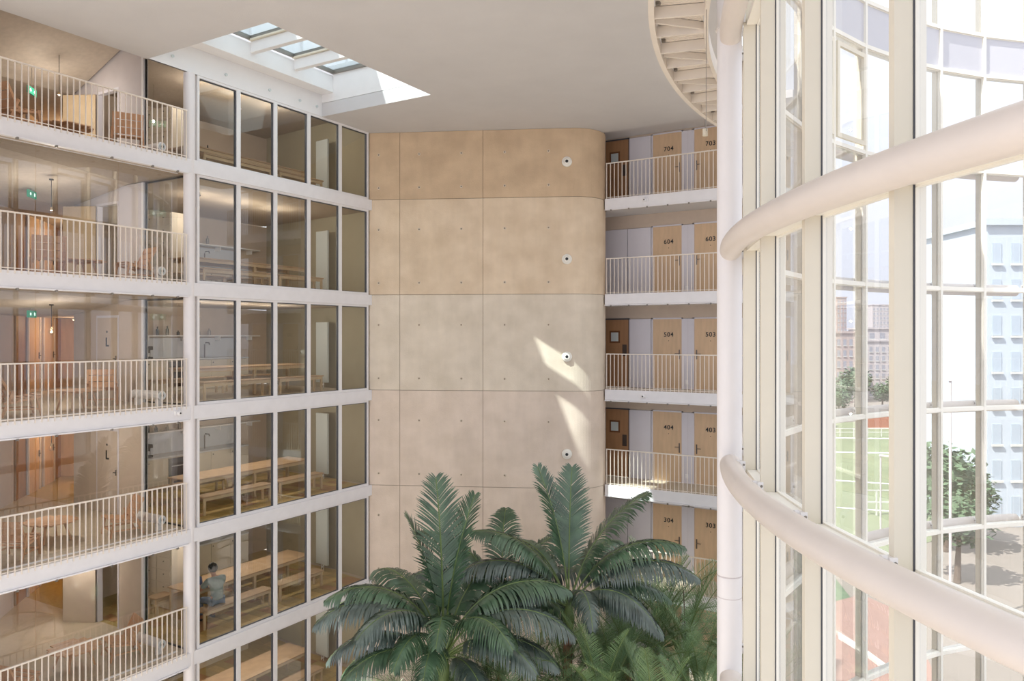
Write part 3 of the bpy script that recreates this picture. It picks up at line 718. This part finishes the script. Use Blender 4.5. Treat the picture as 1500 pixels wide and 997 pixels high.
# ring walkway
wk = thing('ring_walkway', 'curved white steel maintenance walkway hugging the ceiling around the glass', 'walkway', (CC[0],CC[1],L(7)))
def arcbox(r0,r1,a0_,a1_,z0,z1,step=1.2):
    b = MB(); k = max(1,int(abs(a1_-a0_)/step)); 
    P = [(rl(r0,a0_+(a1_-a0_)*i/k), rl(r1,a0_+(a1_-a0_)*i/k)) for i in range(k+1)]
    n0 = 0
    for p,q in P: b.v += [(p[0],p[1],z0),(q[0],q[1],z0),(q[0],q[1],z1),(p[0],p[1],z1)]
    for i in range(k):
        c = i*4
        for (u,v) in ((0,1),(1,2),(2,3),(3,0)): b.f.append([c+u,c+v,c+4+v,c+4+u])
    b.f += [[3,2,1,0],[k*4,k*4+1,k*4+2,k*4+3]]
    return b
WA0,WA1 = 158,232
arcbox(12.93,13.0,WA0,WA1,-.06,.16).obj('outer_flange', M['walk'], wk, smooth=True)
arcbox(12.28,12.33,WA0,WA1,-.06,.16).obj('inner_flange', M['walk'], wk, smooth=True)
arcbox(12.34,12.92,WA0,WA1,.10,.115).obj('deck', M['deck'], wk)
k = 0; a = WA0+.5
dots = MB()
while a < WA1-1:
    p,q = rl(12.33,a),rl(12.93,a); MB().bar((p[0],p[1],.02),(q[0],q[1],.02),.035,.14).obj('joist', M['walk'], wk)
    if k % 2 == 0:
        q2 = rl(12.93,a+1.6); MB().bar((p[0],p[1],.04),(q2[0],q2[1],.04),.03,.09).obj('brace', M['walk'], wk)
    if k % 2 == 1:
        b_ = rl(12.88,a+.6); MB().cyl(b_[0],b_[1],.06,.099,.03,10).obj('bolt', M['wire'], wk)
    # grating bars seen from below
    for j in range(1,9):
        p,q = rl(12.36,a+j*.22),rl(12.9,a+j*.22); dots.bar((p[0],p[1],.095),(q[0],q[1],.095),.006,.01)
    a += 2.7; k += 1
dots.obj('grating', M['walk'], wk)
cb = at(1033,14.45); t = thing('wire_cable', 'thin steel cable with a hook at the edge of the ring walkway', 'cable', (cb[0],cb[1],0))
MB().cyl(0,0,L(7)-.08,CZ,.008,6).obj('cable', M['wire'], t)
MB().cyl(0,0,L(7)-.2,L(7)-.07,.05,12).obj('hook', M['cream'], t, smooth=True)
t = at(1034.5,9.2); t = tag(MB().cyl(t[0],t[1],EYE+2.45,CZ,.0035,6).obj('wire_cable', M['wire']), 'thin vertical steel wire hanging left of the big column', 'cable')

# ------------------------------------------------------------------ palms
def frond_mesh(name, length, pitch, bend, nl, lmax, droop, width, m, seed, twist=0, vshape=.25, fwd=.55):
    rd = random.Random(seed); b = MB(); pts = []; p = Vector((0,0,0)); N = 26
    side = rd.uniform(-.25,.25)
    for i in range(N+1):
        t = i/N; a = pitch-bend*(t**1.25); az = side*t*t
        pts.append(p.copy()); p = p+Vector((cos(a)*cos(az),cos(a)*sin(az),sin(a)))*length/N
    for i in range(nl):
        t = .28+.72*(i+.5)/nl; fi = t*N; i0 = min(int(fi),N-1); q = pts[i0].lerp(pts[i0+1], fi-i0); tg = (pts[i0+1]-pts[i0]).normalized()
        sd = Vector((0,0,1)).cross(tg)
        sd = Vector((0,1,0)) if sd.length < .05 else sd.normalized()
        up = tg.cross(sd).normalized()
        if up.z < 0: up = -up
        ll = lmax*(sin(pi*min(1,(t-.2)/.82))**.55)*rd.uniform(.88,1.08)*(1-.25*t)
        for s in (-1,1):
            if rd.random() < .04: continue
            d = (sd*s*1.0+tg*(fwd+.5*t)+up*vshape+Vector((rd.uniform(-.08,.08),rd.uniform(-.08,.08),rd.uniform(-.08,.08)))).normalized()
            w = width*rd.uniform(.8,1.1); c = q.copy(); vi = len(b.v); S_ = 4
            for k in range(S_+1):
                u = k/S_; ww = w*(.55+.9*u)*(1-u**2.2)+.001
                e = tg.cross(d).cross(d).normalized() if tg.cross(d).length > .05 else tg
                b.v += [tuple(c-tg*ww*.5), tuple(c+tg*ww*.5)]
                c = c+d*ll/S_; d = (d+Vector((0,0,-1))*droop*(.35+u*rd.uniform(.8,1.3))/S_*2).normalized()
            for k in range(S_): b.f.append([vi+2*k,vi+2*k+1,vi+2*k+3,vi+2*k+2])
    me = b.mesh(name, m)
    me.polygons.foreach_set('use_smooth', [True]*len(me.polygons))
    rb = MB().tube(pts, [.016*(1-.75*i/N)*length/2.2+.002 for i in range(N+1)], 5)
    return me, rb.mesh('stalk', M['rachis'])
def place_frond(t, meshes, az, loc=(0,0,0), sc=1, roll=0):
    o = link('frond', meshes[0], t, loc); o.rotation_euler = (roll,0,az); o.scale = (sc,)*3
    s = link('frond_stalk', meshes[1], o)
    return o
def iaz(a):   # a: image angle, 0 = to the right, 90 = away from the viewer, 180 = left, 270 = toward the viewer
    dx = RX*cos(radians(a))+FX*sin(radians(a)); dy = RY*cos(radians(a))+FY*sin(radians(a)); return atan2(dy,dx)
def kentia(px, depth, z, label, spec, seed):
    x,y,_ = at(px, depth); t = thing('palm_tree', label, 'palm', (x,y,0))
    MB().tube([(.05*sin(i*.5),.04*sin(i*.7),z*i/12) for i in range(12)]+[(0,0,z)], [.13-.035*i/12 for i in range(12)]+[.10], 12).obj('trunk', M['trunk'], t, smooth=True)
    MB().tube([(0,0,z-.35),(0,0,z-.1),(0,0,z+.25)], [.10,.13,.05], 12).obj('crownshaft', M['rachis'], t, smooth=True)
    for i in range(12):
        zz = z*.35+(z*.6)*i/12; MB().tube([(0,0,zz),(0,0,zz+.02)], .128, 12).obj('trunk_ring', M['bark'], t)
    for i,(az,pitch,bend,ln,mm,dr) in enumerate(spec):
        me = frond_mesh('frond', ln, radians(pitch), radians(bend), 72, (.86 if pitch < 80 else .74)*ln/3.0, dr*(1.9 if pitch < 80 else 1.0), .055, M[mm], seed*50+i, vshape=.2 if pitch > 78 else .05, fwd=.62 if pitch > 78 else .35)
        place_frond(t, me, iaz(az), (0,0,z+.1))
    return t
kentia(650, 15.4, 8.75, 'tall kentia palm with drooping fronds nearest the window wall', [
 (110,88,14,3.6,'frond',.25),(35,86,22,3.3,'frond',.3),(170,86,26,3.0,'frond',.45),(182,76,110,3.1,'frond',1.2),(196,70,118,3.2,'frondg',1.5),
 (168,66,112,3.0,'frondg',1.5),(5,72,105,3.3,'frond',1.2),(345,62,110,3.2,'frondg',1.4),(20,66,95,3.1,'frond',1.2),(230,76,120,2.9,'frondg',1.5),
 (275,80,125,2.6,'frond',1.2),(310,72,120,2.8,'frond',1.4),(140,72,100,3.0,'frond',1.2),(60,70,95,3.0,'frond',1.1),(188,44,100,2.6,'frondg',1.5),
 (350,40,90,2.6,'frondg',1.5),(208,36,95,2.4,'frond',1.5),(325,48,95,2.6,'frondg',1.6),(262,52,105,2.3,'frond',1.4),(176,26,85,2.3,'frond',1.5),
 (245,64,115,2.4,'frond',1.3),(12,26,80,2.4,'frond',1.4),(300,30,85,2.2,'frondg',1.5)], 3)
kentia(833, 16.6, 9.35, 'tall kentia palm standing in front of the concrete wall nose', [
 (150,86,26,3.1,'frond',.4),(80,87,10,3.0,'frond',.3),(8,76,50,3.1,'frond',.5),(2,66,88,3.1,'frond',1.2),(354,56,95,3.2,'frondg',1.7),
 (178,72,78,2.9,'frond',1.1),(188,60,95,2.9,'frondg',1.4),(228,64,125,2.3,'frondg',1.5),(285,60,130,2.2,'frondg',1.7),(318,50,115,2.5,'frondg',1.8),
 (130,64,95,2.7,'frond',1.2),(50,64,95,2.7,'frond',1.2),(200,42,105,2.4,'frondg',1.5),(170,30,80,2.3,'frond',1.4),(16,36,85,2.6,'frond',1.5),(340,30,90,2.3,'frondg',1.6)], 9)
kentia(735, 18.3, 8.6, 'kentia palm between the two tallest ones, partly hidden', [
 (165,76,78,3.0,'frond',1.0),(20,76,78,3.0,'frond',1.0),(196,64,100,3.0,'frondg',1.4),(348,64,100,3.0,'frondg',1.4),(270,74,110,2.6,'frond',1.3),(90,80,60,2.8,'frond',.9),
 (230,52,100,2.6,'frond',1.4),(310,52,100,2.6,'frond',1.4),(130,64,90,2.6,'frond',1.2),(40,64,90,2.7,'frond',1.2),(182,40,90,2.5,'frondg',1.5),(0,40,90,2.5,'frondg',1.5)], 17)
FM = [frond_mesh('frond', 2.5, radians(p_), radians(b_), 46, .44, .25, .019, M[m_], 300+i, vshape=.45) for i,(p_,b_,m_) in enumerate(((84,30,'frondy'),(74,45,'frondy'),(64,55,'frondy'),(50,60,'frondy'),(32,60,'frond')))]
def date_palm(px, depth, z, label, seed, sc=1.0):
    rd = random.Random(seed); x,y,_ = at(px, depth); t = thing('date_palm', label, 'palm', (x,y,0), 0, 'feathery palms in the planting')
    MB().tube([(0,0,0),(.03,.02,z*.5),(0,0,z)], [.14,.12,.15], 10).obj('trunk', M['trunk'], t, smooth=True)
    for i in range(22):
        k = min(4,i//4); place_frond(t, FM[k], rd.uniform(0,2*pi), (0,0,z), sc*rd.uniform(.85,1.1))
DP = [(965,18.2,7.9,'feathery palm in the second row under the gallery',1.0),(1025,16.6,7.3,'feathery palm just left of the white column',.95),(900,16.6,7.3,'feathery palm right beside the brown palm trunk',.95),(1010,14.8,6.9,'feathery palm nearest the viewer at the right',.9),(760,14.9,6.9,'feathery palm nearest the viewer in the middle',.9),(915,18.6,7.6,'feathery palm close under the gallery, behind the others',1.0),(1040,15.4,6.7,'feathery palm at the very bottom by the column',.85),(720,16.6,7.2,'feathery palm low between the kentia trunks',.95),(640,16.8,6.9,'feathery palm behind the tallest palm trunk',.95),(1000,17.6,7.7,'feathery palm right under the third-floor gallery rail',1.0),(930,17.0,7.3,'feathery palm right of the nose palm trunk',1.0),(1044,17.4,7.0,'feathery palm behind the big white column',.85),
 (775,16.0,7.7,'feathery palm between the two tall trunks',.95),(880,15.6,7.3,'feathery palm before the brown palm trunk',1.0),(690,15.0,6.6,'feathery palm at the foot of the tallest palm',.9),(590,15.6,6.3,'feathery palm beside the window wall bottom',.95),
 (960,15.2,6.9,'feathery palm low at the bottom, left of the column',1.0),(1115,16.5,7.3,'feathery palm seen past the column, by the glass',.8),(830,17.6,7.2,'feathery palm low behind the nose palm',1.0)]
for i,(px,d,z,lb,sc) in enumerate(DP): date_palm(px,d,z,lb,i+40,sc)
struct(MB().prism([(-13.5,9),(-4.2,9),(-4.2,19),(-8.5,19),(-13.5,16.4)], 0, .5).obj('trim_50', M['soil']))
# dry stalks
for i,(px,d,h_,ln) in enumerate(((632,14.6,8.3,2.0),(775,14.9,8.4,1.5),(1002,17.2,9.4,1.6))):
    x,y,_ = at(px,d); e = Vector((RX,RY,0))*((.55,-.02,.06)[i])
    tag(MB().tube([(x+e.x,y+e.y,h_-ln),(x,y,h_),(x-e.x*.5,y-e.y*.5,h_+.5)],[.018,.012,.004],6).obj('dry_stalk', M['dry' if i<2 else 'bark']), ('tan dry leaf stalk leaning left of the tallest palm','tan dry stalk standing between the palms','thin dark stalk rising before the third-floor gallery')[i], 'stalk')

# ------------------------------------------------------------------ person on the third floor
def skinmesh(name, pts, edges, m, parent, sub=2, root=0):
    me = bpy.data.meshes.new(name); me.from_pydata([p[:3] for p in pts], edges, []); me.materials.append(m)
    o = link(name, me, parent); sk = o.modifiers.new('skin','SKIN'); sk.use_smooth_shade = True
    lay = me.skin_vertices[0].data
    for i,p in enumerate(pts): lay[i].radius = (p[3], p[4] if len(p) > 4 else p[3]); lay[i].use_root = (i == root)
    s = o.modifiers.new('sub','SUBSURF'); s.levels = s.render_levels = sub
    return o
# local frame: faces +y, seat at z=.46
pr = thing('person', 'person with short dark hair in a grey-green shirt, seated on the bench, seen from behind', 'person', (-15.98,12.5,L(3)+.003), radians(84))
body = [(0,0,.55,.135,.11),(0,.0,.70,.12,.10),(0,.03,.86,.135,.10),(0,.07,1.0,.14,.10),(0,.11,1.07,.06,.06),(0,.15,1.13,.05,.05),(0,.18,1.20,.075,.085),(0,.19,1.27,.078,.09),(0,.185,1.33,.06,.07)]
ed = [(i,i+1) for i in range(8)]
for s in (-1,1):
    b = len(body)
    body += [(s*.17,.06,1.02,.055),(s*.23,.17,.87,.045),(s*.25,.25,.78,.04),(s*.18,.42,.79,.032),(s*.13,.50,.80,.024),(s*.12,.555,.80,.03,.016)]
    ed += [(3,b),(b,b+1),(b+1,b+2),(b+2,b+3),(b+3,b+4),(b+4,b+5)]
    for k,(fx,fy,fl) in enumerate(((-.026,.01,.065),(-.009,.02,.078),(.009,.018,.072),(.024,.01,.058))):
        c = len(body); x = s*.12+fx; body += [(x,.575+fy*.3,.802,.0095),(x,.575+fy+fl*.5,.80,.009),(x,.575+fy+fl,.787,.007)]; ed += [(b+5,c),(c,c+1),(c+1,c+2)]
    c = len(body); body += [(s*.12-s*.035,.56,.795,.011),(s*.12-s*.055,.60,.79,.009)]; ed += [(b+4,c),(c,c+1)]
    b = len(body)
    body += [(s*.10,.04,.53,.085),(s*.14,.25,.52,.07),(s*.15,.42,.50,.058),(s*.15,.41,.30,.05),(s*.15,.38,.10,.035),(s*.15,.42,.05,.034),(s*.15,.50,.035,.03)]
    ed += [(0,b)]+[(b+i,b+i+1) for i in range(6)]
skinmesh('body', body, ed, M['skin'], pr)
sh_ = [(0,-.01,.53,.16,.135),(0,-.01,.70,.145,.125),(0,.02,.86,.155,.12),(0,.055,1.0,.15,.105),(0,.085,1.06,.085,.07)]
se = [(0,1),(1,2),(2,3),(3,4)]
for s in (-1,1):
    b = len(sh_); sh_ += [(s*.18,.055,1.015,.075),(s*.225,.15,.90,.07),(s*.24,.19,.85,.07)]; se += [(3,b),(b,b+1),(b+1,b+2)]
skinmesh('shirt', sh_, se, M['shirt'], pr)
tr_ = [(0,0,.53,.13,.10)]; te = []
for s in (-1,1):
    b = len(tr_); tr_ += [(s*.10,.05,.535,.098),(s*.14,.25,.525,.083),(s*.15,.425,.50,.07),(s*.15,.415,.30,.062),(s*.15,.385,.13,.052)]; te += [(0,b)]+[(b+i,b+i+1) for i in range(4)]
skinmesh('trousers', tr_, te, M['jeans'], pr)
MB().ball((0,.165,1.265),.118,18,(.84,.98,1.0)).obj('hair', M['hair'], pr, smooth=True)
mbf = MB()
for s in (-1,1): mbf.ball((s*.083,.19,1.24),.02,8,(.5,1,1.4))
mbf.ball((0,.285,1.235),.018,8,(.8,1,1.3)); mbf.obj('ear', M['skin'], pr, smooth=True)
mbf = MB()
for s in (-1,1): mbf.ball((s*.032,.272,1.26),.009,8)
mbf.box(-.025,.025,.262,.275,1.185,1.192); mbf.obj('eye', M['hair'], pr)
for s in (-1,1): MB().ball((s*.15,.45,.045),.05,12,(.9,2.3,.85)).obj('shoe', M['shoe'], pr, smooth=True)
lp = thing('laptop', 'blue-grey open laptop on the table before the seated person', 'laptop', (-16.62,12.5,L(3)+.764), radians(84))
MB().box(-.16,.16,-.11,.11,0,.015).obj('keyboard_base', M['laptop'], lp); MB().obox((0,.17,.12),(1,0,0),(0,.3,.95),(0,-.95,.3),.32,.22,.01).obj('screen', M['laptop'], lp)

pr.scale = (1.12,1.08,1.06)
# ------------------------------------------------------------------ outside
struct(MB().box(-260,260,26.2,420,-.5,-.02).box(-2,260,-10,26.2,-.5,-.02).obj('ground', M['path']))
def quad_px(name, corners, z, m, th=.02):
    return MB().prism([at(px,(EYE-z)*FPX/(py-493))[:2] for px,py in corners], z-th, z).obj(name, m)
lw = quad_px('lawn', [(1180,618),(1372,618),(1372,790),(1225,835),(1120,835),(1120,700)], .01, M['lawn']); tag(lw,'green sports lawn beyond the glass','lawn')
tag(quad_px('lawn', [(1140,835),(1225,848),(1262,895),(1262,925),(1130,870)], .03, M['leafo']), 'dark green planted strip below the sports lawn','lawn')
tag(quad_px('pavement', [(1262,870),(1330,900),(1420,1100),(1100,1100),(1150,900)], .05, M['terr']), 'terracotta-coloured paved court below the lawn','pavement')
for i,(a,b) in enumerate((((1200,640),(1372,642)),((1190,660),(1372,664)),((1190,700),(1372,712)),((1226,742),(1372,752)))):
    tag(quad_px('pitch_line', [(a[0],a[1]),(b[0],b[1]),(b[0],b[1]+1.6),(a[0],a[1]+1.6)], .04, M['line']), ('farthest','second farthest','second nearest','nearest')[i]+' white line painted on the sports lawn','line')
# low kerbs
tag(quad_px('kerb', [(1228,925),(1262,946),(1330,995),(1330,1002),(1262,952),(1228,931)], .2, M['line'], .2), 'long white kerb beside the terracotta court','kerb')
def building(px0, px1, depth, ytop, floors, cols, m, label, thick=12, name='apartment_building', wz=.55, base=0, wmat='winf'):
    a = Vector(at(px0,depth)); b = Vector(at(px1,depth)); u = (b-a); wd = u.length; u.normalize()
    H_ = EYE-(ytop-493)*depth/FPX
    t = thing(name, label, 'building', (a.x,a.y,0), atan2(u.y,u.x))
    MB().box(0,wd,0,thick,0,H_).obj('wall', m, t); MB().box(-.3,wd+.3,-.3,thick+.3,H_,H_+.5).obj('roof', m, t)
    fh = (H_-1)/floors; cw_ = wd/cols
    wm = MB().box(-cw_*.24,cw_*.24,-.06,.02,0,fh*wz).mesh('window', M[wmat]); fm = MB().box(-cw_*.30,cw_*.30,-.2,-.07,-.18,-.02).mesh('sill', M['line'])
    for i in range(floors):
        for j in range(cols):
            w = link('window', wm, t, (cw_*(j+.5),0,base+fh*i+fh*.3)); link('window_sill', fm, w)
    return t
building(1215,1260,178,488,6,5,M['pink'],'pinkish rendered apartment block, leftmost beyond the lawn')
building(1262,1372,190,500,6,12,M['pale'],'pale long apartment block beyond the lawn')
building(1270,1330,216,482,7,4,M['pale'],'pale block with dark top storeys rising behind the long one',wz=.7)
building(1226,1240,420,436,14,3,M['brick'],'slim brick tower far away on the left',name='tower_block')
building(1278,1303,400,447,13,5,M['pale'],'broad pale tower far away in the middle',name='tower_block')
building(1141,1170,260,470,8,4,M['pink'],'distant block glimpsed between the first glass mullions')
building(1446,1640,62,330,8,7,M['blue'],'added pale blue block on the far right, standing in for glass reflections', wmat='bluew')  # added block whose pale blue replaces reflections of sky and leaves
hb = at(1264,128); t = thing('hoarding', 'orange hoarding wall at the edge of the sports lawn', 'fence', (hb[0],hb[1],0), atan2(RY,RX))
for i in range(8): MB().box(i*1.0,i*1.0+.97,0,.1,.2,2.6).obj('hoarding_panel', M['orange'], t)
MB().box(0,8,-.1,0,0,.2).obj('base_rail', M['line'], t)
def fence(px0,px1,depth,label,h=1.2,step=1.2):
    a = at(px0,depth); b = at(px1,depth); wd = (Vector(b)-Vector(a)).length
    t = thing('fence', label, 'fence', (a[0],a[1],0), atan2(RY,RX))
    MB().box(0,wd,-.05,.05,h-.1,h).box(0,wd,-.05,.05,h*.5,h*.5+.1).obj('rail', M['line'], t)
    pm = MB().box(-.05,.05,-.06,.06,0,h).mesh('post', M['line']); k = int(wd/step)
    for i in range(k+1): link('post', pm, t, (i*wd/k,0,0))
fence(1190,1372,118,'white fence along the far edge of the lawn',1.3,2)
fence(1262,1372,66,'white fence rail at the near edge of the lawn',2.2,1.2)
lfm = []
for s in range(3):
    rd = random.Random(s+5); b = MB()
    for i in range(700):
        th_ = rd.uniform(0,2*pi); ph = math.acos(rd.uniform(-1,1)); rr = rd.uniform(.55,1.0)
        c = Vector((rr*sin(ph)*cos(th_),rr*sin(ph)*sin(th_),rr*cos(ph)*.9)); u = Vector((rd.uniform(-1,1),rd.uniform(-1,1),rd.uniform(-.5,.5))).normalized(); v = u.cross(Vector((rd.uniform(-1,1),rd.uniform(-1,1),1))).normalized()
        k = len(b.v); q = .11; b.v += [tuple(c-u*q),tuple(c+v*q*.6),tuple(c+u*q),tuple(c-v*q*.6)]; b.f.append([k,k+1,k+2,k+3])
    b.ball((0,0,0),.62,10); lfm.append(b.mesh('crown', M['leafo']))
tms = [(1236,150,4.6),(1252,158,5.5),(1292,155,3.6),(1322,150,5.2),(1228,140,3.6),(1160,120,5.5),(1350,140,5.5),(1182,130,4.4),(1385,55,4.6),(1402,48,3.6),(1372,90,5.5),(1310,160,3.2),(1425,58,3.0)]
tl = ['round tree before the pink block','tree at the corner between the two blocks','small tree before the pale long block','tree at the right end of the pale block','bushy tree at the left rim of the lawn','tree glimpsed through the narrow panes','tree hidden partly by the widest mullion','tree behind the fence near the narrow panes','big near tree right of the widest mullion','smaller near tree right of the widest mullion','tall tree next to the widest mullion','low tree in front of the towers','low tree nearest the added pale blue block']
for i,(px,d,h_) in enumerate(tms):
    x,y,_ = at(px,d); t = thing('tree', tl[i], 'tree', (x,y,0))
    MB().tube([(0,0,0),(.1,0,h_*.8)],[.22,.12],8).obj('trunk', M['bark'], t); o = link('crown', lfm[i%3], t, (0,0,h_*1.15)); o.scale = (h_*.62,)*3
for i,(px,d,h_) in enumerate(((1290,60,6),(1392,40,13))):
    x,y,_ = at(px,d); t = thing('street_lamp', ('thin lamp post in the lawn','tall pale lamp post right of the widest mullion')[i], 'lamp post', (x,y,0))
    MB().cyl(0,0,0,h_,.07,10).obj('pole', M['wallg'], t); MB().box(-.1,.7,-.12,.12,h_,h_+.12).obj('lamp_head', M['wallg'], t)
